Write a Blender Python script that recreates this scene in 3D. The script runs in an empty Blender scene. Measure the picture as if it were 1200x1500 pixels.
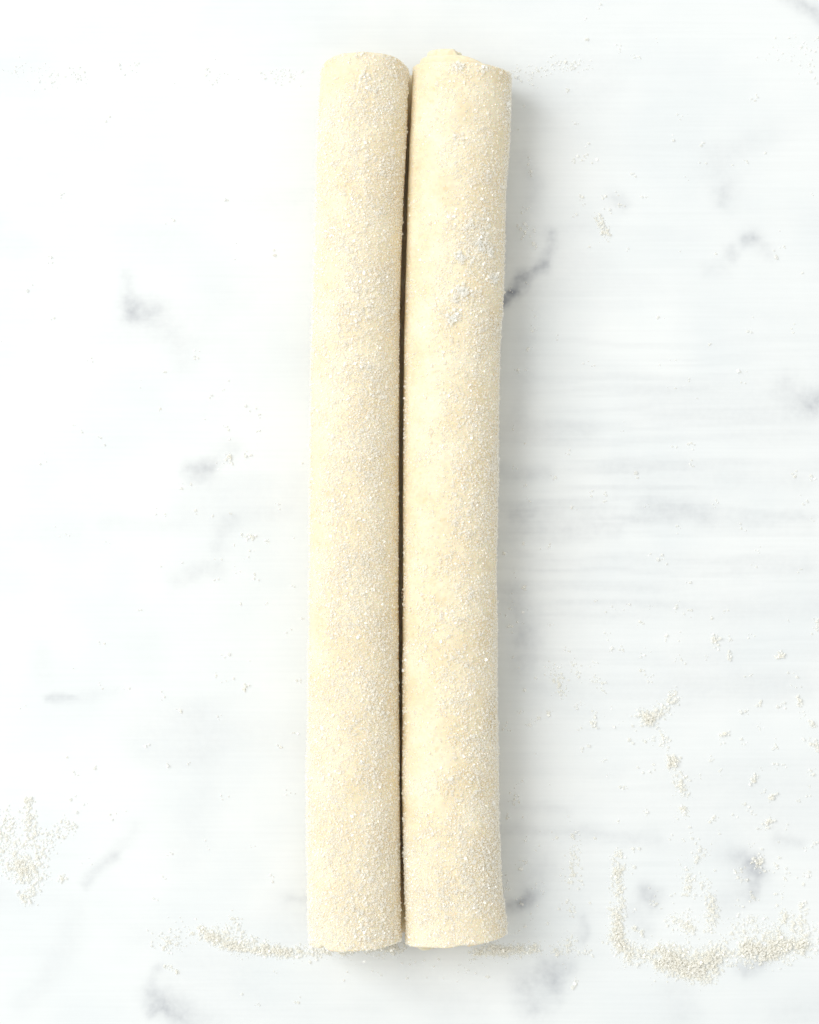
import bpy, math
import numpy as np
from mathutils import Vector

rng = np.random.default_rng(11)
S = 0.00024            # metres per photograph pixel on the marble
H = 0.82               # camera height above the marble
sc = bpy.context.scene
col = sc.collection

# ---------------------------------------------------------------- camera
cd = bpy.data.cameras.new('camera')
cam = bpy.data.objects.new('camera', cd); col.objects.link(cam)
cam.location = (0, 0, H); cam.rotation_euler = (0, 0, 0)
cd.sensor_fit = 'VERTICAL'; cd.sensor_height = 36.0; cd.sensor_width = 36.0
cd.lens = 18.0 / (750 * S / H)
cd.clip_start = 0.01; cd.clip_end = 50
sc.camera = cam

# ---------------------------------------------------------------- light
world = bpy.data.worlds.new('World'); sc.world = world
world.use_nodes = True
bg = world.node_tree.nodes['Background']
bg.inputs[0].default_value = (1.0, 1.0, 0.95, 1)
bg.inputs[1].default_value = 0.70

def area(name, loc, target, sx, sy, power, color):
    l = bpy.data.lights.new(name, 'AREA'); l.shape = 'RECTANGLE'
    l.size = sx; l.size_y = sy; l.energy = power; l.color = color
    o = bpy.data.objects.new(name, l); col.objects.link(o)
    o.location = loc
    d = Vector(target) - Vector(loc)
    o.rotation_euler = d.to_track_quat('-Z', 'Y').to_euler()
    return o
area('window_light', (-1.76, 0.78, 2.16), (0, 0, 0), 1.75, 1.96, 55.0, (0.975, 0.997, 1.0))

sc.view_settings.view_transform = 'Standard'
sc.view_settings.look = 'None'
sc.view_settings.exposure = 0.15
sc.view_settings.gamma = 1.0
sc.render.engine = 'CYCLES'
sc.cycles.use_denoising = True
sc.cycles.max_bounces = 20; sc.cycles.diffuse_bounces = 18; sc.cycles.transparent_max_bounces = 48; sc.cycles.transmission_bounces = 12; sc.cycles.glossy_bounces = 6
sc.cycles.sample_clamp_indirect = 4.0

# ---------------------------------------------------------------- helpers
_lat = np.random.default_rng(5).random((8, 256, 256))
def vnoise(x, y, k=0):
    x = np.asarray(x, float); y = np.asarray(y, float)
    xi = np.floor(x).astype(int); yi = np.floor(y).astype(int)
    fx = x - xi; fy = y - yi
    fx = fx * fx * (3 - 2 * fx); fy = fy * fy * (3 - 2 * fy)
    L = _lat[k]; a = xi & 255; b = (xi + 1) & 255; c = yi & 255; d = (yi + 1) & 255
    return (L[a, c] * (1 - fx) + L[b, c] * fx) * (1 - fy) + (L[a, d] * (1 - fx) + L[b, d] * fx) * fy
def fbm(x, y, k=0, o=4):
    t = 0; a = 0.5; s = 0
    for i in range(o):
        t = t + a * vnoise(np.asarray(x) * 2**i + 17.3 * i, np.asarray(y) * 2**i + 5.1 * i, (k + i) % 8)
        s += a; a *= 0.5
    return t / s
def sstep(a, b, x):
    t = np.clip((x - a) / (b - a), 0, 1); return t * t * (3 - 2 * t)

def mesh_np(name, V, Q, smooth=False):
    me = bpy.data.meshes.new(name)
    V = np.asarray(V, np.float32); Q = np.asarray(Q, np.int32)
    me.vertices.add(len(V)); me.vertices.foreach_set('co', V.ravel())
    me.loops.add(Q.size); me.loops.foreach_set('vertex_index', Q.ravel())
    me.polygons.add(len(Q))
    me.polygons.foreach_set('loop_start', np.arange(0, Q.size, 4, dtype=np.int32))
    me.polygons.foreach_set('use_smooth', np.full(len(Q), smooth, bool))
    me.update(calc_edges=True); me.validate()
    return me
def link(name, me, mat, parent=None):
    o = bpy.data.objects.new(name, me); col.objects.link(o)
    if mat: me.materials.append(mat)
    if parent: o.parent = parent
    return o
def PX(x, y, z=0.0):           # photograph pixel to world, for a point standing z above the marble
    k = 1 - z / H
    return (np.asarray(x) - 600) * S * k, (750 - np.asarray(y)) * S * k

# ---------------------------------------------------------------- materials
def newmat(name):
    m = bpy.data.materials.new(name); m.use_nodes = True
    nt = m.node_tree; b = nt.nodes['Principled BSDF']
    return m, nt, b
def N(nt, t, **kw):
    n = nt.nodes.new(t)
    for k, v in kw.items(): setattr(n, k, v)
    return n

def marble_material():
    m, nt, b = newmat('marble')
    at = N(nt, 'ShaderNodeAttribute', attribute_name='vein')
    tc = N(nt, 'ShaderNodeTexCoord')
    # cloudy crystal mottling
    n1 = N(nt, 'ShaderNodeTexNoise'); n1.inputs['Scale'].default_value = 26; n1.inputs['Detail'].default_value = 6
    nt.links.new(tc.outputs['Object'], n1.inputs['Vector'])
    # fine crystal break-up, multiplies veins, bands and ripples
    n2 = N(nt, 'ShaderNodeTexNoise'); n2.inputs['Scale'].default_value = 420; n2.inputs['Detail'].default_value = 4
    nt.links.new(tc.outputs['Object'], n2.inputs['Vector'])
    # honing marks that run across the slab
    mp = N(nt, 'ShaderNodeMapping'); mp.inputs['Scale'].default_value = (18, 900, 1)
    nt.links.new(tc.outputs['Object'], mp.inputs['Vector'])
    n3 = N(nt, 'ShaderNodeTexNoise'); n3.inputs['Scale'].default_value = 1; n3.inputs['Detail'].default_value = 3
    nt.links.new(mp.outputs[0], n3.inputs['Vector'])
    r2 = N(nt, 'ShaderNodeMapRange'); r2.inputs[1].default_value = 0.3; r2.inputs[2].default_value = 0.7
    r2.inputs[3].default_value = 0.72; r2.inputs[4].default_value = 1.25
    nt.links.new(n2.outputs[0], r2.inputs[0])
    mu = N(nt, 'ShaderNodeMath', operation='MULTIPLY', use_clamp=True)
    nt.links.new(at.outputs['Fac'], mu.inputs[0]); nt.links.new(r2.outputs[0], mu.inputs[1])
    w = N(nt, 'ShaderNodeMix', data_type='RGBA')
    w.inputs[6].default_value = (0.752, 0.78, 0.800, 1); w.inputs[7].default_value = (0.796, 0.815, 0.828, 1)
    r1 = N(nt, 'ShaderNodeMapRange'); r1.inputs[1].default_value = 0.35; r1.inputs[2].default_value = 0.62
    nt.links.new(n1.outputs[0], r1.inputs[0]); nt.links.new(r1.outputs[0], w.inputs[0])
    h = N(nt, 'ShaderNodeMix', data_type='RGBA', blend_type='MULTIPLY'); h.inputs[0].default_value = 1.0
    r3 = N(nt, 'ShaderNodeMapRange'); r3.inputs[1].default_value = 0.3; r3.inputs[2].default_value = 0.7
    r3.inputs[3].default_value = 0.975; r3.inputs[4].default_value = 1.0
    nt.links.new(n3.outputs[0], r3.inputs[0])
    nt.links.new(w.outputs[2], h.inputs[6]); nt.links.new(r3.outputs[0], h.inputs[7])
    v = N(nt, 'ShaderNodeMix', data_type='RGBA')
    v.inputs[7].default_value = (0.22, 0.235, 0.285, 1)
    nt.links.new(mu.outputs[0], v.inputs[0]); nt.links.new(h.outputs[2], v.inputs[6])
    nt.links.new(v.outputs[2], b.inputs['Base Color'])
    b.inputs['Roughness'].default_value = 0.42
    b.inputs['Specular IOR Level'].default_value = 0.35
    return m

def dough_material():
    m, nt, b = newmat('raw_dough')
    tc = N(nt, 'ShaderNodeTexCoord')
    n1 = N(nt, 'ShaderNodeTexNoise'); n1.inputs['Scale'].default_value = 90; n1.inputs['Detail'].default_value = 5
    nt.links.new(tc.outputs['Object'], n1.inputs['Vector'])
    cr = N(nt, 'ShaderNodeValToRGB')
    cr.color_ramp.elements[0].position = 0.33; cr.color_ramp.elements[0].color = (0.81, 0.70, 0.49, 1)
    cr.color_ramp.elements[1].position = 0.66; cr.color_ramp.elements[1].color = (0.87, 0.79, 0.61, 1)
    nt.links.new(n1.outputs[0], cr.inputs[0])
    # flour-pale and butter-dark specks
    n2 = N(nt, 'ShaderNodeTexNoise'); n2.inputs['Scale'].default_value = 700; n2.inputs['Detail'].default_value = 2
    nt.links.new(tc.outputs['Object'], n2.inputs['Vector'])
    r2 = N(nt, 'ShaderNodeMapRange'); r2.inputs[1].default_value = 0.35; r2.inputs[2].default_value = 0.7
    r2.inputs[3].default_value = 0.93; r2.inputs[4].default_value = 1.04
    nt.links.new(n2.outputs[0], r2.inputs[0])
    mx = N(nt, 'ShaderNodeMix', data_type='RGBA', blend_type='MULTIPLY'); mx.inputs[0].default_value = 1
    nt.links.new(cr.outputs[0], mx.inputs[6]); nt.links.new(r2.outputs[0], mx.inputs[7])
    # small butter flecks
    n4 = N(nt, 'ShaderNodeTexNoise'); n4.inputs['Scale'].default_value = 300; n4.inputs['Detail'].default_value = 1
    nt.links.new(tc.outputs['Object'], n4.inputs['Vector'])
    r4 = N(nt, 'ShaderNodeMapRange'); r4.inputs[1].default_value = 0.66; r4.inputs[2].default_value = 0.74
    r4.inputs[3].default_value = 0.0; r4.inputs[4].default_value = 0.28
    nt.links.new(n4.outputs[0], r4.inputs[0])
    m4 = N(nt, 'ShaderNodeMix', data_type='RGBA'); m4.inputs[7].default_value = (0.66, 0.48, 0.24, 1)
    nt.links.new(r4.outputs[0], m4.inputs[0]); nt.links.new(mx.outputs[2], m4.inputs[6])
    nt.links.new(m4.outputs[2], b.inputs['Base Color'])
    b.inputs['Roughness'].default_value = 0.62
    b.inputs['Specular IOR Level'].default_value = 0.3
    b.inputs['Subsurface Weight'].default_value = 0.25
    b.inputs['Subsurface Radius'].default_value = (1.0, 0.6, 0.3)
    b.inputs['Subsurface Scale'].default_value = 0.002
    bp = N(nt, 'ShaderNodeBump'); bp.inputs['Strength'].default_value = 0.35; bp.inputs['Distance'].default_value = 0.0004
    nt.links.new(n2.outputs[0], bp.inputs['Height']); nt.links.new(bp.outputs[0], b.inputs['Normal'])
    return m

def sugar_material(name, tint_a, tint_b, power):
    m, nt, b = newmat(name)
    g = N(nt, 'ShaderNodeNewGeometry')
    mx = N(nt, 'ShaderNodeMix', data_type='RGBA')
    mx.inputs[6].default_value = (*tint_a, 1); mx.inputs[7].default_value = (*tint_b, 1)
    pw = N(nt, 'ShaderNodeMath', operation='POWER'); pw.inputs[1].default_value = power
    nt.links.new(g.outputs['Random Per Island'], pw.inputs[0]); nt.links.new(pw.outputs[0], mx.inputs[0])
    nt.nodes.remove(b)
    df = N(nt, 'ShaderNodeBsdfDiffuse'); nt.links.new(mx.outputs[2], df.inputs['Color'])
    gl = N(nt, 'ShaderNodeBsdfGlossy'); gl.inputs['Roughness'].default_value = 0.22; gl.inputs['Color'].default_value = (1, 1, 1, 1)
    m1 = N(nt, 'ShaderNodeMixShader'); m1.inputs[0].default_value = 0.16
    nt.links.new(df.outputs[0], m1.inputs[1]); nt.links.new(gl.outputs[0], m1.inputs[2])
    tr = N(nt, 'ShaderNodeBsdfTransparent')      # clear crystal
    ms = N(nt, 'ShaderNodeMixShader'); ms.inputs[0].default_value = 0.5
    nt.links.new(m1.outputs[0], ms.inputs[1]); nt.links.new(tr.outputs[0], ms.inputs[2])
    nt.links.new(ms.outputs[0], nt.nodes['Material Output'].inputs['Surface'])
    return m

M_marble = marble_material()
M_dough = dough_material()
M_sugar = sugar_material('sugar_crystals', (0.997, 0.978, 0.92), (1.0, 0.995, 0.972), 1.0)
M_coat = sugar_material('sugar_coating', (0.98, 0.94, 0.835), (1.0, 0.995, 0.97), 0.9)
m, nt, b = newmat('dark_speck'); b.inputs['Base Color'].default_value = (0.03, 0.02, 0.015, 1); M_speck = m

# ---------------------------------------------------------------- marble countertop
# grey veins and horizontal grey bands: (points in photograph pixels, spread, depth of grey)
VEINS_AND_BANDS = [
    ([(742,440),(756,428),(770,412)], 7, .40), ([(760,405),(785,395),(800,392)], 6, .32), ([(795,385),(808,362),(806,340)], 6, .18),
    ([(742,442),(752,434)], 8, .35), ([(775,500),(768,560),(760,610)], 12, .10),
    ([(188,405),(186,435),(190,462)], 9, .17), ([(195,452),(225,452)], 13, .20), ([(200,460),(250,490),(265,530)], 16, .08),
    ([(285,692),(300,690)], 11, .24), ([(300,688),(335,655)], 11, .13), ([(320,800),(328,775),(345,762)], 9, .15),
    ([(260,850),(290,838),(318,832)], 10, .14), ([(150,765),(260,772),(340,755),(420,745)], 9, .06), ([(0,780),(110,775)], 14, .05),
    ([(68,1024),(86,1023),(104,1021)], 4, .26), ([(60,960),(66,990)], 12, .06), ([(110,1022),(180,1012)], 7, .06),
    ([(120,1295),(145,1275),(168,1252)], 5, .20), ([(168,1250),(198,1215)], 9, .07),
    ([(30,1470),(70,1430),(100,1380),(110,1340)], 14, .06),
    ([(236,1418),(222,1435),(220,1455)], 5, .18), ([(222,1462),(240,1478)], 10, .30), ([(218,1480),(222,1486)], 6, .35), ([(245,1465),(262,1485)], 14, .22), ([(270,1480),(300,1500)], 16, .10),
    ([(1050,235),(1050,260),(1062,280)], 17, .10), ([(1085,210),(1130,200)], 16, .05), ([(1058,285),(1060,300)], 8, .07),
    ([(1090,352),(1106,347)], 6, .24), ([(1108,345),(1128,372)], 9, .12), ([(1068,365),(1074,372)], 7, .16), ([(1040,395),(1058,390)], 9, .08),
    ([(905,293),(908,300)], 10, .14), ([(1150,565),(1170,585)], 14, .10), ([(1188,592),(1200,588)], 13, .26),
    ([(1100,1265),(1112,1280),(1105,1305)], 9, .26), ([(1080,1258),(1098,1270)], 12, .18), ([(1060,1330),(1090,1300)], 16, .08), ([(1135,1225),(1170,1230)], 7, .12),
    ([(948,1310),(958,1318)], 10, .26), ([(930,1335),(945,1360)], 12, .10), ([(1095,1420),(1110,1415)], 10, .22), ([(990,1450),(1000,1480)], 18, .08),
    ([(756,1328),(772,1316)], 9, .42), ([(745,1332),(758,1328)], 6, .2), ([(780,1300),(800,1270)], 16, .10),
    ([(800,1420),(830,1412)], 13, .26), ([(812,1440),(816,1450)], 10, .3), ([(770,1440),(780,1470)], 18, .2), ([(852,1352),(855,1375)], 5, .15),
    ([(740,692),(800,690)], 9, .14), ([(740,750),(820,752),(1000,756),(1180,764)], 10, .10), ([(755,755),(772,757)], 8, .16), ([(950,745),(1000,748),(1030,752)], 14, .09),  # from here mostly faint horizontal grey bands, right of the rolls
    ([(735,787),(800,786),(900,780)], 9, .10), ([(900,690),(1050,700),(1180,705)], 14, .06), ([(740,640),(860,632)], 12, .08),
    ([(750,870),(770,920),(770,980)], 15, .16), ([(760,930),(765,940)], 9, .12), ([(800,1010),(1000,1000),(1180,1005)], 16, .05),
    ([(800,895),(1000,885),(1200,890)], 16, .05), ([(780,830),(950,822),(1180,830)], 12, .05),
    ([(740,1215),(860,1220),(960,1230)], 8, .10), ([(740,1180),(830,1190)], 7, .07), ([(780,300),(786,270)], 12, .10), ([(765,235),(770,250)], 12, .08),
    ([(385,300),(430,290)], 16, .05), ([(0,225),(30,240)], 12, .05), ([(380,780),(420,740),(440,700)], 18, .04), ([(420,1318),(450,1316)], 5, .14), ([(290,1050),(300,1150),(270,1250)], 22, .05),
    ([(1140,1490),(1200,1470)], 16, .06), ([(600,1450),(700,1470)], 20, .05),
]
vr = np.random.default_rng(31)
for i in range(46):            # the same stone carries on past the picture
    a = vr.uniform(0, 2*math.pi)
    c = (600 + math.cos(a) * vr.uniform(820, 1150), 750 + math.sin(a) * vr.uniform(960, 1300))
    d = vr.uniform(-.9, .9); L = vr.uniform(15, 90)
    VEINS_AND_BANDS.append(([(c[0]-L*math.cos(d), c[1]+L*math.sin(d)), (c[0]+vr.uniform(-12,12), c[1]+vr.uniform(-12,12)), (c[0]+L*math.cos(d), c[1]-L*math.sin(d))], vr.uniform(6, 17), vr.uniform(.06, .3)))

def build_countertop():
    fx = np.arange(-560, 1761, 4.0); fy = np.arange(-560, 2061, 4.0)
    gx = np.concatenate([[-2200, -1500, -1000], fx, [2200, 2700, 3400]])
    gy = np.concatenate([[-2000, -1400, -900], fy, [2500, 2900, 3500]])
    XX, YY = np.meshgrid(gx, gy)
    wx = XX + 16 * (fbm(XX/45, YY/45, 1) - .5) + 9 * (fbm(XX/13, YY/13, 3) - .5)
    wy = YY + 16 * (fbm(XX/45+40, YY/45, 2) - .5) + 9 * (fbm(XX/13, YY/13+30, 4) - .5)
    D = np.zeros_like(XX)
    brk = 0.55 + 0.9 * fbm(XX/22, YY/22, 5)
    for pts, sg, st in VEINS_AND_BANDS:
        p = np.array(pts, float)
        if p[0, 0] < 450: st *= .78
        x0, y0 = p.min(0) - 3.2*sg - 20; x1, y1 = p.max(0) + 3.2*sg + 20
        i0, i1 = np.searchsorted(gy, [y0, y1]); j0, j1 = np.searchsorted(gx, [x0, x1])
        if i1 <= i0 or j1 <= j0: continue
        sx = wx[i0:i1, j0:j1]; sy = wy[i0:i1, j0:j1]
        best = np.full(sx.shape, 1e9)
        for a, bq in zip(p[:-1], p[1:]):
            ab = bq - a; t = np.clip(((sx-a[0])*ab[0] + (sy-a[1])*ab[1]) / max(ab @ ab, 1e-6), 0, 1)
            best = np.minimum(best, (sx-a[0]-t*ab[0])**2 + (sy-a[1]-t*ab[1])**2)
        D[i0:i1, j0:j1] += st * np.exp(-best / (2*sg*sg)) * brk[i0:i1, j0:j1]
    # broad, barely grey clouds that run through the stone
    cl = fbm(XX/260, YY/120, 6, 3); D += 0.05 * sstep(.52, .75, cl)
    rip = sstep(.47, .72, fbm(XX/230 + 3, YY/9.5 + 2.6*fbm(XX/170, YY/75, 4, 2), 2, 3)) * sstep(700, 780, XX) * (.25 + .75*np.exp(-((YY-740)/230)**2)) * (1 - .55*sstep(850, 1250, XX))  # horizontal grey ripples right of the rolls, strongest near mid-length
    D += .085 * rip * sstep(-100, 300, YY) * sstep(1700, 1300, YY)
    D = np.clip(D*1.08, 0, .85)
    ny, nx = XX.shape
    V = np.stack([(XX-600)*S, (750-YY)*S, np.zeros_like(XX)], -1).reshape(-1, 3)
    i = np.arange(ny-1)[:, None]; j = np.arange(nx-1)[None]
    a = i*nx + j
    Q = np.stack([a+nx, a+nx+1, a+1, a], -1).reshape(-1, 4)
    # slab sides and underside
    T = 0.02; n0 = len(V)
    c = V[[0, nx-1, ny*nx-1, (ny-1)*nx]]; V = np.concatenate([V, c - [0, 0, T]])
    k = [0, nx-1, ny*nx-1, (ny-1)*nx]
    side = [[k[q], k[(q+1) % 4], n0+(q+1) % 4, n0+q] for q in range(4)] + [[n0, n0+1, n0+2, n0+3]]
    me = mesh_np('marble_countertop', V, np.concatenate([Q, side]))
    at = me.attributes.new('vein', 'FLOAT', 'POINT')  # grey amount: veins, clouds, bands and ripples together
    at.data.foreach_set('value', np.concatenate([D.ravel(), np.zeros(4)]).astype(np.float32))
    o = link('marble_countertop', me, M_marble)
    o['kind'] = 'structure'; o['label'] = 'white marble countertop with soft grey veins under the dough rolls'; o['category'] = 'countertop'
build_countertop()

# ---------------------------------------------------------------- sugar grains
CUBE = np.array([[-1,-1,-1],[1,-1,-1],[1,1,-1],[-1,1,-1],[-1,-1,1],[1,-1,1],[1,1,1],[-1,1,1]], float) * .5
CQ = np.array([[3,2,1,0],[4,5,6,7],[0,1,5,4],[1,2,6,5],[2,3,7,6],[3,0,4,7]])
def grain_mesh(name, P, size, r):
    n = len(P)
    q = r.normal(size=(n, 4)); q /= np.linalg.norm(q, axis=1)[:, None]
    w, x, y, z = q.T
    R = np.stack([1-2*(y*y+z*z), 2*(x*y-z*w), 2*(x*z+y*w), 2*(x*y+z*w), 1-2*(x*x+z*z), 2*(y*z-x*w), 2*(x*z-y*w), 2*(y*z+x*w), 1-2*(x*x+y*y)], -1).reshape(n, 3, 3)
    sc3 = size[:, None] * r.uniform(.7, 1.25, (n, 3))
    B = CUBE[None] * sc3[:, None] * (1 + r.uniform(-.28, .12, (n, 8, 1)))
    V = np.einsum('nij,nkj->nki', R, B) + P[:, None]
    Q = CQ[None] + 8*np.arange(n)[:, None, None]
    return mesh_np(name, V.reshape(-1, 3), Q.reshape(-1, 4))

# ---------------------------------------------------------------- pastry rolls
class Roll:
    def __init__(self, left, right, top, bot, hz, seed, loc_y):
        self.L = np.array(left, float); self.R = np.array(right, float)
        self.top, self.bot = top, bot
        self.hz = hz * S; self.zc = 0.93 * self.hz
        self.seed = seed
    def smooth(self, tab, y):
        # soft interpolation of an edge given at a few stations
        o = 0
        for d in (-14, -7, 0, 7, 14): o = o + np.interp(y + d, tab[:, 0], tab[:, 1])
        return o / 5
    def point(self, rho, th, py):
        # py: station along the roll, in pixels of the marble plane; th: angle round it; rho: 0..1
        k = 1 - self.zc / H
        xl = self.smooth(self.L, py); xr = self.smooth(self.R, py)
        cx = ((xl + xr)/2 - 600) * S * k; w = (xr - xl)/2 * S * k
        s = self.seed * 7.7
        lump = 1 + 0.03 * (fbm(th*1.3 + s, py/70, self.seed) - .5) + 0.012 * (fbm(th*5 + s, py/18, self.seed + 1) - .5)
        e = 2.15      # slightly squared by its own weight
        ct, st = np.cos(th), np.sin(th)
        f = (np.abs(ct)**e + np.abs(st)**e) ** (-1/e)
        x = cx + w * rho * f * ct * lump
        z = self.zc + self.hz * rho * f * st * lump
        z = np.where(z < .0012, .0002 + .001*np.exp((np.minimum(z, .0012) - .0012)/.001), z)
        return np.stack(np.broadcast_arrays(x, (750 - py) * S, z), -1)

PITCH = 0.145
def g_stair(u):
    f = np.floor(u); return f + sstep(.72, 1.0, u - f)
def wrap_mesh(roll, name, u0, u1, th0, sgn, end_top, end_bot, origin):
    nu = max(24, int((u1-u0)*112)); ns = 330
    u = np.linspace(u0, u1, nu)
    th = th0 + sgn * u * 2*math.pi
    ro = 1 - PITCH * g_stair(u); ri = ro - PITCH * .86
    ro = np.maximum(ro, .03); ri = np.maximum(ri, .015)
    # loop in (along, thickness): outer face, rounded end, inner face, rounded end
    s_out = np.linspace(0, 1, ns); s_in = np.linspace(1, 0, 24)
    along = []; thick = []; ex = []
    for s in s_out: along.append(s); thick.append(1.0); ex.append(0)
    for a in (60, 30, 0, -30, -60): along.append(1); thick.append(.5 + .5*math.sin(math.radians(a))); ex.append(math.cos(math.radians(a)))
    for s in s_in: along.append(s); thick.append(0.0); ex.append(0)
    for a in (-60, -30, 0, 30, 60): along.append(0); thick.append(.5 + .5*math.sin(math.radians(a))); ex.append(-math.cos(math.radians(a)))
    along = np.array(along); thick = np.array(thick); ex = np.array(ex)
    TH = th[:, None]; RHO = ri[:, None] + (ro-ri)[:, None]*thick[None]
    top = end_top(th)[:, None]; bot = end_bot(th)[:, None]
    PYv = top + (bot-top)*along[None] + ex[None]*3.0
    P = roll.point(RHO, TH, PYv)
    m = len(along)
    V = P.reshape(-1, 3) - np.array(origin)
    i = np.arange(nu-1)[:, None]; j = np.arange(m)[None]
    a = i*m + j; b2 = i*m + (j+1) % m
    Q = np.stack([a, b2, b2+m, a+m], -1).reshape(-1, 4)
    if sgn < 0: Q = Q[:, ::-1]
    me = mesh_np(name, V, Q, True)
    return me

def make_roll(roll, label, th0, sgn, ends, dens, n_try, seed, size, inner):
    ymid = (roll.top + roll.bot)/2
    k = 1 - roll.zc / H
    cx = ((np.interp(ymid, roll.L[:, 0], roll.L[:, 1]) + np.interp(ymid, roll.R[:, 0], roll.R[:, 1]))/2 - 600)*S*k
    org = (float(cx), float((750-ymid)*S), 0.0)
    root = bpy.data.objects.new('pastry_roll', None); col.objects.link(root)
    root.location = org; root.empty_display_size = .02
    root['label'] = label; root['category'] = 'pastry roll'; root['group'] = 'pastry rolls side by side on the marble'
    parts = {}
    for nm, u0, u1 in (('outer_wrap', 0, 1.0), ('middle_wrap', 1.0, 2.0), ('core_wrap', 2.0, 6.6)):
        et, eb = ends[nm]
        parts[nm] = link(nm, wrap_mesh(roll, nm, u0, u1, th0, sgn, et, eb, org), M_dough, root)
    # sugar stuck to the outer wrap
    r = np.random.default_rng(seed)
    th = r.uniform(math.radians(-28), math.radians(208), n_try)
    et, eb = ends['outer_wrap']
    t = r.random(n_try); a = et(th); bq = eb(th)
    py = a - 1 + (bq - a + 2)*t
    xl = roll.smooth(roll.L, py); xr = roll.smooth(roll.R, py)
    px = (xl+xr)/2 + (xr-xl)/2*np.cos(th)
    p = dens(px, 750 + (py-750)/ZT, th)
    keep = (r.random(n_try) < p) & ~((np.cos(th)*inner > .9) & (np.sin(th) < .25))
    th, py, p = th[keep], py[keep], p[keep]
    sz = np.clip(r.lognormal(math.log(size), .38, len(th)), .8, 4.6) * S
    P = roll.point(1.0, th, py)
    nrm = np.stack([np.cos(th), np.zeros_like(th), np.sin(th)], -1)
    P = P + nrm * (sz * (r.uniform(-.28, .2, len(th)) + .25*np.maximum(p-.55, 0)))[:, None]
    sg = link('sugar_coating', grain_mesh('sugar_coating', P - np.array(org), sz, r), M_coat, parts['outer_wrap'])
    sg['kind'] = 'stuff'
    return root, parts, org

# edges seen in the photograph, (row, column) ------------------------------------------
LEFT = Roll([(60,472),(100,470),(200,465),(400,460),(600,455),(900,452),(1200,450),(1330,452),(1420,456)],
            [(60,601),(100,600),(200,597),(300,591.5),(400,587.5),(500,585.5),(700,584.5),(900,584),(1100,586),(1200,586),(1300,588),(1420,591)],
            103, 1366, 66, 1, 0)
RIGHT = Roll([(60,606),(100,605),(200,601),(300,597),(400,595),(500,592),(600,591),(900,590),(1100,589),(1200,589.5),(1300,592),(1420,595)],
             [(60,751),(110,749),(200,746),(300,740),(400,738),(450,737),(500,732),(600,730),(800,727),(1000,727),(1200,730),(1280,733),(1340,741),(1370,743),(1420,743)],
             118, 1366, 67, 4, 0)
ZT = 1 - 0.0305/H          # height of the crests, to place the cut ends

def wob(th, k, a): return a*(fbm(th*3.1 + k, th*0 + k*1.7, k % 8) - .5)
def row(py): return 750 + (py-750)*ZT
# left roll: cut nearly flush
def l_top(d): return lambda th: row(79) + 1.5*np.cos(th) + 15*np.abs(np.cos(th))**4 - d + wob(th, 1, 3)
def l_bot(d): return lambda th: row(1391) - 3.5*np.cos(th) - 4*np.abs(np.cos(th))**4 + d - 6*np.exp(-((np.cos(th)+.68)/.07)**2)*(np.sin(th) > 0) + wob(th, 2, 3)
L_ENDS = {'outer_wrap': (l_top(0), l_bot(0)), 'middle_wrap': (l_top(-2), l_bot(-2)), 'core_wrap': (l_top(-4), l_bot(-5))}
# right roll: inner wraps slid out, like a telescope
def r_top(d1, d2): return lambda th: row(93) + 4.0*np.cos(th) + 4*np.maximum(np.cos(th), 0)**4 - d1*sstep(.75, -.1, np.cos(th)) - d2*sstep(-.14, -.28, np.cos(th)) + wob(th, 3, 2.5)
def r_bot(d, e=0): return lambda th: row(1384) - 6.5*np.cos(th) + d + e*sstep(.05, -.75, np.sin(th))*(1 + .12*np.sin(5*np.cos(th))) + wob(th, 4, 4)
R_ENDS = {'outer_wrap': (r_top(0, 0), r_bot(0)), 'middle_wrap': (r_top(11, 0), r_bot(0, 19)), 'core_wrap': (r_top(11, 10), r_bot(0, 6))}

def blobs(px, py, L):
    o = 0
    for x, y, sx, sy, a in L: o = o + a*np.exp(-((px-x)/sx)**2 - ((py-y)/sy)**2)
    return o
def dens_left(px, py, th):
    f = fbm(px/26, py/34, 2); g2 = fbm(px/9, py/9, 5)
    d = .46 + 1.5*(f-.47) + .5*(g2-.5)
    d = d + .18*sstep(480, 530, px) + .28*sstep(1180, 1330, py)
    d = d - .3*sstep(490, 458, px)*sstep(1250, 1000, py)
    d = d + blobs(px, py, [(535,430,28,90,.15),(548,660,25,120,.3),(555,1020,25,90,.25),(545,240,25,60,.15),(520,125,22,35,-.2),(490,110,30,40,-.5)])
    return np.clip(d, .03, 1)
CL = [(700,352,5,9,1),(712,366,5,6,1),(671,377,8,8,1),(705,362,9,10,.5),(722,404,5,5,1),(715,406,9,7,.6),(676,425,10,6,1),(668,436,16,9,.5),(664,462,10,12,.7),(655,475,12,10,.5),
      (670,98,10,4,.9),(706,100,7,4,.9),(669,201,5,4,.9),(741,145,3,8,1),(685,300,8,14,.4),(688,330,6,8,.5),(695,315,18,30,.25),(700,350,26,40,.25),(694,545,6,9,.4),(660,580,8,5,.3)]
def dens_right(px, py, th):
    f = fbm(px/24+9, py/32, 3); g2 = fbm(px/9, py/9, 6)
    d = .24 + 1.4*(f-.48) + .5*(g2-.5)
    d = d + .25*sstep(640, 700, px) - .28*sstep(665, 625, px)*sstep(1250, 1100, py)
    d = d + .42*sstep(1130, 1340, py) + .12*sstep(860, 1100, py)*sstep(640, 690, px)
    d = d + blobs(px, py, CL) + .35*np.exp(-((px-591)/5.0)**2)
    return np.clip(d, .03, 1)

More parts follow.
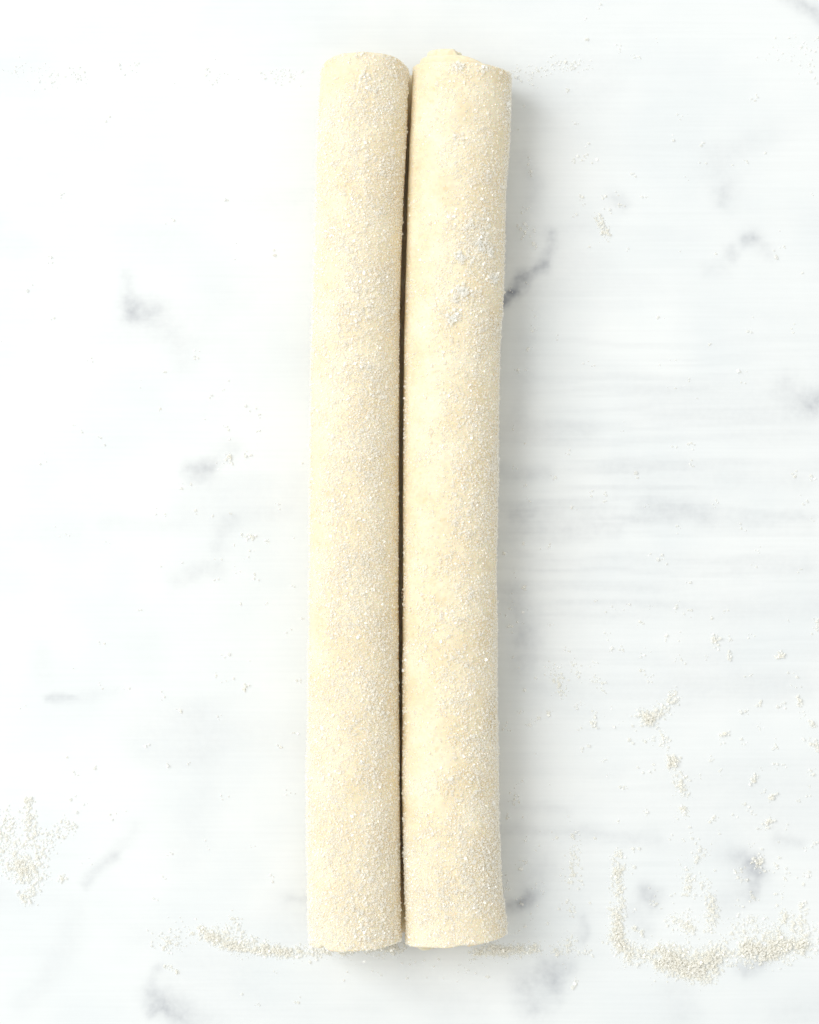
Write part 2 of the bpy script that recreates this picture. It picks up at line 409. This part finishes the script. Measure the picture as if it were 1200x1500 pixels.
rootL, partsL, orgL = make_roll(LEFT, 'sugared dough roll with flush rounded ends, beside the roll with stepped layers', math.radians(-112), 1, L_ENDS, dens_left, 150000, 21, 1.55, 1)
rootR, partsR, orgR = make_roll(RIGHT, 'sugared dough roll whose inner layers poke out in steps at its ends', math.radians(-68), -1, R_ENDS, dens_right, 155000, 22, 1.55, -1)

# bigger crumbs of sugar that stand on the right roll
def roll_crumbs(roll, org, parent, spots, seed):
    r = np.random.default_rng(seed)
    P = []; Z = []
    for x, y, n, sp in spots:
        y = row(y)
        xl = roll.smooth(roll.L, np.array([y])); xr = roll.smooth(roll.R, np.array([y]))
        th_c = math.acos(float(np.clip((x-(xl+xr)/2)/((xr-xl)/2), -1, 1)[0]))
        th = th_c + r.normal(0, sp/70, n); py = y + r.normal(0, sp, n)
        p = roll.point(1.0, th, py); s = r.uniform(1.7, 4.2, n)*S
        P.append(p + np.stack([np.cos(th), 0*th, np.sin(th)], -1)*(s*r.uniform(0, .65, n))[:, None]); Z.append(s)
    o = link('sugar_crumbs', grain_mesh('sugar_crumbs', np.concatenate(P)-np.array(org), np.concatenate(Z), r), M_sugar, parent)
    o['kind'] = 'stuff'
roll_crumbs(RIGHT, orgR, partsR['outer_wrap'],
    [(x, y, int(6 + 16*a*sx/8), 3.8) for x, y, sx, sy, a in CL if sx < 12 and a > .45] + [(712,368,14,4),(700,358,16,5),(674,378,18,4),(678,428,26,5),(667,440,20,7),(661,468,26,6),(722,405,10,3),(690,372,8,8),(742,148,12,3),(661,1142,5,3),(688,1138,4,3),(702,965,4,5),(590,875,3,2)], 51)
roll_crumbs(LEFT, orgL, partsL['outer_wrap'], [(536,112,24,5),(540,125,20,7),(548,228,10,6),(527,465,24,9),(560,903,4,2),(555,1040,12,9),(540,880,10,8),(548,1360,26,14),(575,1375,30,10),(530,1380,24,12)], 52)

# the loose edge of the left roll's sheet lies flat under the groove between the rolls
yy = np.linspace(112, 1364, 60)
xm = (LEFT.smooth(LEFT.R, yy) + RIGHT.smooth(RIGHT.L, yy))/2
FV = []
for y_, x_ in zip(yy, xm):
    wv = 4*(vnoise(np.array([y_/40]), np.array([.5]), 3)[0] - .5)
    for dx, z_ in ((-26, .0004), (22 + wv, .0004), (24 + wv, .0012), (20 + wv, .0021), (-26, .0022)):
        FV.append([(x_ + dx - 600)*S*.99 - orgL[0], (750 - y_)*S - orgL[1], z_])
FQ = [[i*5 + j, i*5 + (j+1) % 5, (i+1)*5 + (j+1) % 5, (i+1)*5 + j] for i in range(59) for j in range(5)]
link('seam_flap', mesh_np('seam_flap', FV, FQ, False), M_dough, rootL)

# dark speck on the tip of the right roll's core
pt = RIGHT.point(np.array([1 - PITCH*2.02]), np.array([math.radians(128)]), np.array([row(83)]))[0]
link('dark_speck', grain_mesh('dark_speck', (pt - np.array(orgR))[None], np.array([2.2*S]), np.random.default_rng(2)), M_speck, partsR['core_wrap'])

# ---------------------------------------------------------------- sugar spilled on the marble
def spill(label, strokes, seed, name='spilled_sugar', size=1.75):
    r = np.random.default_rng(seed)
    P = []; Z = []
    for pts, sg, n, hp in strokes:
        p = np.array(pts, float)
        seg = np.linalg.norm(np.diff(p, axis=0), axis=1) + 1e-6
        cum = np.concatenate([[0], np.cumsum(seg)])
        t = r.uniform(0, cum[-1], n)
        x = np.interp(t, cum, p[:, 0]); y = np.interp(t, cum, p[:, 1])
        dx = r.normal(0, sg, n); dy = r.normal(0, sg, n)
        x = x + dx; y = y + dy
        ok = fbm(x/14, y/14, seed % 8) + r.uniform(-.22, .22, n) > .42
        s = np.clip(r.lognormal(math.log(size), .38, n), .8, 4.2)*S
        z = s*.3 + r.random(n)*.7*hp*S*np.exp(-(dx*dx+dy*dy)/(2*sg*sg))
        X, Y = PX(x, y)
        P.append(np.stack([X, Y, z], -1)[ok]); Z.append(s[ok])
        if hp >= 2:                # finest dust between and around the grains
            k = r.integers(0, n, n); ok = ok[k]
            x = x[k] + r.normal(0, 4, n); y = y[k] + r.normal(0, 4, n); s = r.uniform(.55, 1.15, n)*S
            X, Y = PX(x, y); P.append(np.stack([X, Y, s*.3], -1)[ok]); Z.append(s[ok])
    P = np.concatenate(P); Z = np.concatenate(Z)
    c = np.array([P[:, 0].mean(), P[:, 1].mean(), 0])
    o = link(name, grain_mesh(name, P - c, Z, r), M_sugar); o.location = c
    o['kind'] = 'stuff'; o['label'] = label; o['category'] = 'sugar'
    return o

spill('thick curved drift of spilled sugar with an upright arm, swept into a hook', [
    ([(907,1250),(905,1300),(903,1345),(905,1385)], 5, 620, 3), ([(903,1360),(908,1385),(920,1398)], 7, 420, 5),
    ([(915,1395),(950,1400),(985,1405)], 7, 620, 5), ([(965,1400),(1000,1412),(1035,1412),(1050,1400)], 11, 1900, 9), ([(985,1418),(1040,1428)], 7, 420, 4),
    ([(1050,1390),(1085,1388),(1110,1392)], 8, 420, 5), ([(1090,1385),(1120,1396),(1150,1388),(1182,1378)], 9, 1500, 9),
    ([(1130,1372),(1165,1365),(1185,1375)], 14, 620, 4), ([(1085,1365),(1105,1375)], 12, 160, 2), ([(1150,1335),(1148,1360)], 4, 90, 2)], 61)
spill('thin trails of sugar grains scattered inside the hooked drift', [
    ([(985,1352),(1003,1345),(1015,1368)], 7, 190, 2), ([(1042,1315),(1043,1340),(1038,1365)], 5, 150, 2), ([(1004,1268),(1008,1290),(1010,1312)], 5, 90, 2),
    ([(1025,1245),(1022,1260)], 6, 34, 2), ([(1030,1290),(1038,1312)], 7, 50, 1), ([(1085,1340),(1100,1350)], 7, 34, 1), ([(990,1220),(1040,1230)], 10, 22, 1), ([(960,1300),(1000,1330)], 18, 30, 1)], 62)
spill('broken line of sugar clots running down between the veins', [
    ([(948,1058),(955,1048),(980,1036),(984,1022)], 5, 210, 5), ([(968,1072),(974,1092)], 4, 50, 2), ([(985,1112),(983,1118)], 5, 90, 5),
    ([(995,1135),(1001,1165)], 5, 90, 3), ([(1001,1185),(1003,1190)], 4, 40, 3), ([(985,1010),(986,1020)], 4, 26, 1)], 63)
spill('sparse upright trail of sugar grains on the marble beside the grey vein', [
    ([(845,1222),(840,1250),(838,1275),(843,1300)], 7, 150, 1), ([(826,1322),(842,1340)], 6, 24, 1), ([(835,1372),(832,1390),(812,1392)], 5, 130, 3), ([(850,1395),(862,1396)], 4, 34, 2)], 64)
spill('band of sugar grains lying along the flush end of the dough roll', [
    ([(292,1366),(318,1376),(345,1388),(383,1391),(425,1395),(458,1396)], 5, 1150, 4), ([(310,1366),(345,1370),(375,1385)], 6, 170, 2), ([(340,1345),(352,1365)], 7, 40, 1),
    ([(228,1380),(260,1384)], 7, 90, 1), ([(250,1360),(290,1368)], 9, 50, 1), ([(240,1415),(264,1426)], 2.5, 34, 1), ([(460,1394),(520,1392),(590,1388)], 4, 620, 3)], 65)
spill('line of sugar grains at the stepped end of the dough roll', [
    ([(690,1395),(740,1392),(792,1390)], 4.5, 560, 3), ([(715,1388),(745,1394)], 4, 180, 3), ([(600,1408),(700,1412)], 9, 16, 0)], 66)
spill('pale triangular patch of spilled sugar with a narrow tip', [
    ([(40,1172),(42,1200),(46,1225)], 5, 240, 1), ([(-10,1205),(20,1225),(50,1250)], 16, 560, 0), ([(55,1250),(75,1228),(102,1206)], 9, 250, 0), ([(20,1260),(40,1278),(52,1270)], 13, 620, 1),
    ([(36,1280),(40,1300),(40,1318)], 7, 380, 2), ([(-40,1240),(0,1250)], 16, 400, 1), ([(90,1290),(94,1284)], 3, 30, 1)], 67)
spill('faint line of sugar grains beyond the far cut end of the rolls', [
    ([(752,104),(800,102)], 4, 70, 0), ([(805,96),(862,94)], 5, 110, 0), ([(770,120),(800,130)], 10, 20, 0)], 68, size=1.35)
spill('faint dusting of sugar in a row away from the rolls', [
    ([(15,102),(60,112),(128,112)], 9, 110, 0), ([(175,97),(204,97)], 5, 18, 0), ([(300,110),(345,118)], 9, 16, 0), ([(385,110),(450,110)], 7, 60, 0)], 69, size=1.35)
spill('loose faint sprinkle of sugar near the marble corner', [
    ([(1175,60),(1185,95),(1178,120)], 10, 50, 0), ([(1130,75),(1170,85)], 12, 30, 0), ([(934,82),(936,88)], 4, 10, 1)], 70, size=1.35)
spill('tiny chain of sugar grains beside a faint grey vein spot', [
    ([(879,318),(882,332),(888,346)], 4, 70, 2), ([(850,285),(852,300)], 4, 22, 1), ([(862,215),(858,235)], 4, 16, 1), ([(905,299),(914,300)], 2, 12, 1)], 71)
spill('small curved scatter of sugar grains beside the roll shadow', [
    ([(815,975),(816,1000),(824,1018)], 5, 90, 1), ([(840,975),(846,990)], 5, 24, 1), ([(868,990),(890,1015)], 4, 26, 1), ([(770,340),(776,346)], 5, 24, 1)], 72)

# single grains strewn over the whole slab
def strewn(label, regions, seed):
    r = np.random.default_rng(seed); P = []; Z = []
    for x0, x1, y0, y1, n, clus in regions:
        k = max(1, int(n * .7) // clus)
        cx = r.uniform(x0, x1, k); cy = r.uniform(y0, y1, k)
        m = r.poisson(clus-.4, k) + 1
        x = np.repeat(cx, m) + r.normal(0, 3.4, m.sum()); y = np.repeat(cy, m) + r.normal(0, 3.4, m.sum())
        s = np.clip(r.lognormal(math.log(1.8), .38, m.sum()), .8, 4.2)*S
        X, Y = PX(x, y)
        P.append(np.stack([X, Y, s*.3], -1)); Z.append(s)
    P = np.concatenate(P); Z = np.concatenate(Z)
    c = np.array([P[:, 0].mean(), P[:, 1].mean(), 0])
    o = link('scattered_sugar', grain_mesh('scattered_sugar', P-c, Z, r), M_sugar); o.location = c
    o['kind'] = 'stuff'; o['label'] = label; o['category'] = 'sugar'
strewn('single sugar grains strewn in the shadow along the stepped roll', [
    (740,800,640,860,26,2),(735,800,860,1180,70,2),(740,805,1150,1370,80,2),(745,800,100,640,50,2),(610,720,1400,1440,14,1),(470,600,1400,1440,14,1)], 81)
strewn('single sugar grains strewn over the open marble beside the shadowed roll', [
    (800,1200,0,600,150,2),(800,1200,600,900,120,3),(800,1200,900,1250,330,3),(800,1200,1250,1440,150,2),(1040,1200,1090,1340,170,4),(860,1000,880,1000,60,3),(1200,1450,200,1500,120,2)], 82)
strewn('single sugar grains strewn over the open marble beside the brightly lit roll', [
    (260,450,560,900,90,2),(0,450,100,560,50,2),(0,300,560,1000,50,2),(250,450,900,1340,80,3),(0,250,1000,1340,50,2),(300,450,1400,1480,12,2),(-250,0,200,1450,80,2)], 83)

# stuck-together lumps
def clump(x, y, n, sp, seed, label):
    r = np.random.default_rng(seed)
    p = r.normal(0, 1, (n, 3))*np.array([sp, sp*.8, sp*.5])*S; p[:, 2] = np.abs(p[:, 2])
    a = r.uniform(0, 3.14); c, s_ = math.cos(a), math.sin(a)
    p[:, :2] = np.stack([p[:, 0]*c*1.3 - p[:, 1]*s_, p[:, 0]*s_*1.3 + p[:, 1]*c], -1)
    s = r.uniform(1.3, 2.8, n)*S; p[:, 2] += s*.3
    X, Y = PX(x, y)
    o = link('sugar_clump', grain_mesh('sugar_clump', p, s, r), M_sugar); o.location = (float(X), float(Y), 0)
    o['label'] = label; o['category'] = 'sugar clump'; o['group'] = 'sugar clumps on the marble'
LONE = 'small lump of stuck sugar grains lying alone on the marble'
for i, (x, y, n, sp) in enumerate([(1143,960,28,3),(1170,1027,24,3),(1193,1090,28,3.5),(1062,1075,20,3),(1105,1143,28,3.5),(1130,1167,26,3),(1124,1205,34,4),(1110,1263,40,4),(1068,962,14,2.5),(1190,1060,18,3),
                                   (1047,938,30,4),(870,1060,22,3),(335,672,18,3),(366,787,16,2.6),(359,1007,16,2.5),(1175,1325,22,3),(885,340,10,2),(1113,1030,10,2)]):
    lab = LONE
    if x < 450: lab = 'small sugar lump on the bright marble beside the flush-ended roll'
    if (x, y) == (1110, 1263): lab = 'sugar lump sitting on a dark grey marble vein spot'
    if (x, y) == (885, 340): lab = 'little sugar lump in the tiny chain of grains'
    if (x, y) == (1175, 1325): lab = 'sugar lump just above the open end of the hooked drift'
    clump(x, y, n, sp, 100+i, lab)
clump(947, 1052, 120, 5.5, 140, 'largest sugar lump, heading the broken line of sugar clots')
clump(985, 1114, 70, 4.5, 141, 'second sugar lump along the broken line of sugar clots')
for i, (x, y) in enumerate([(930, 1361), (939, 1366)]):
    clump(x, y, 14, 2.2, 150+i, 'little white sugar lump tucked inside the corner of the hooked drift')
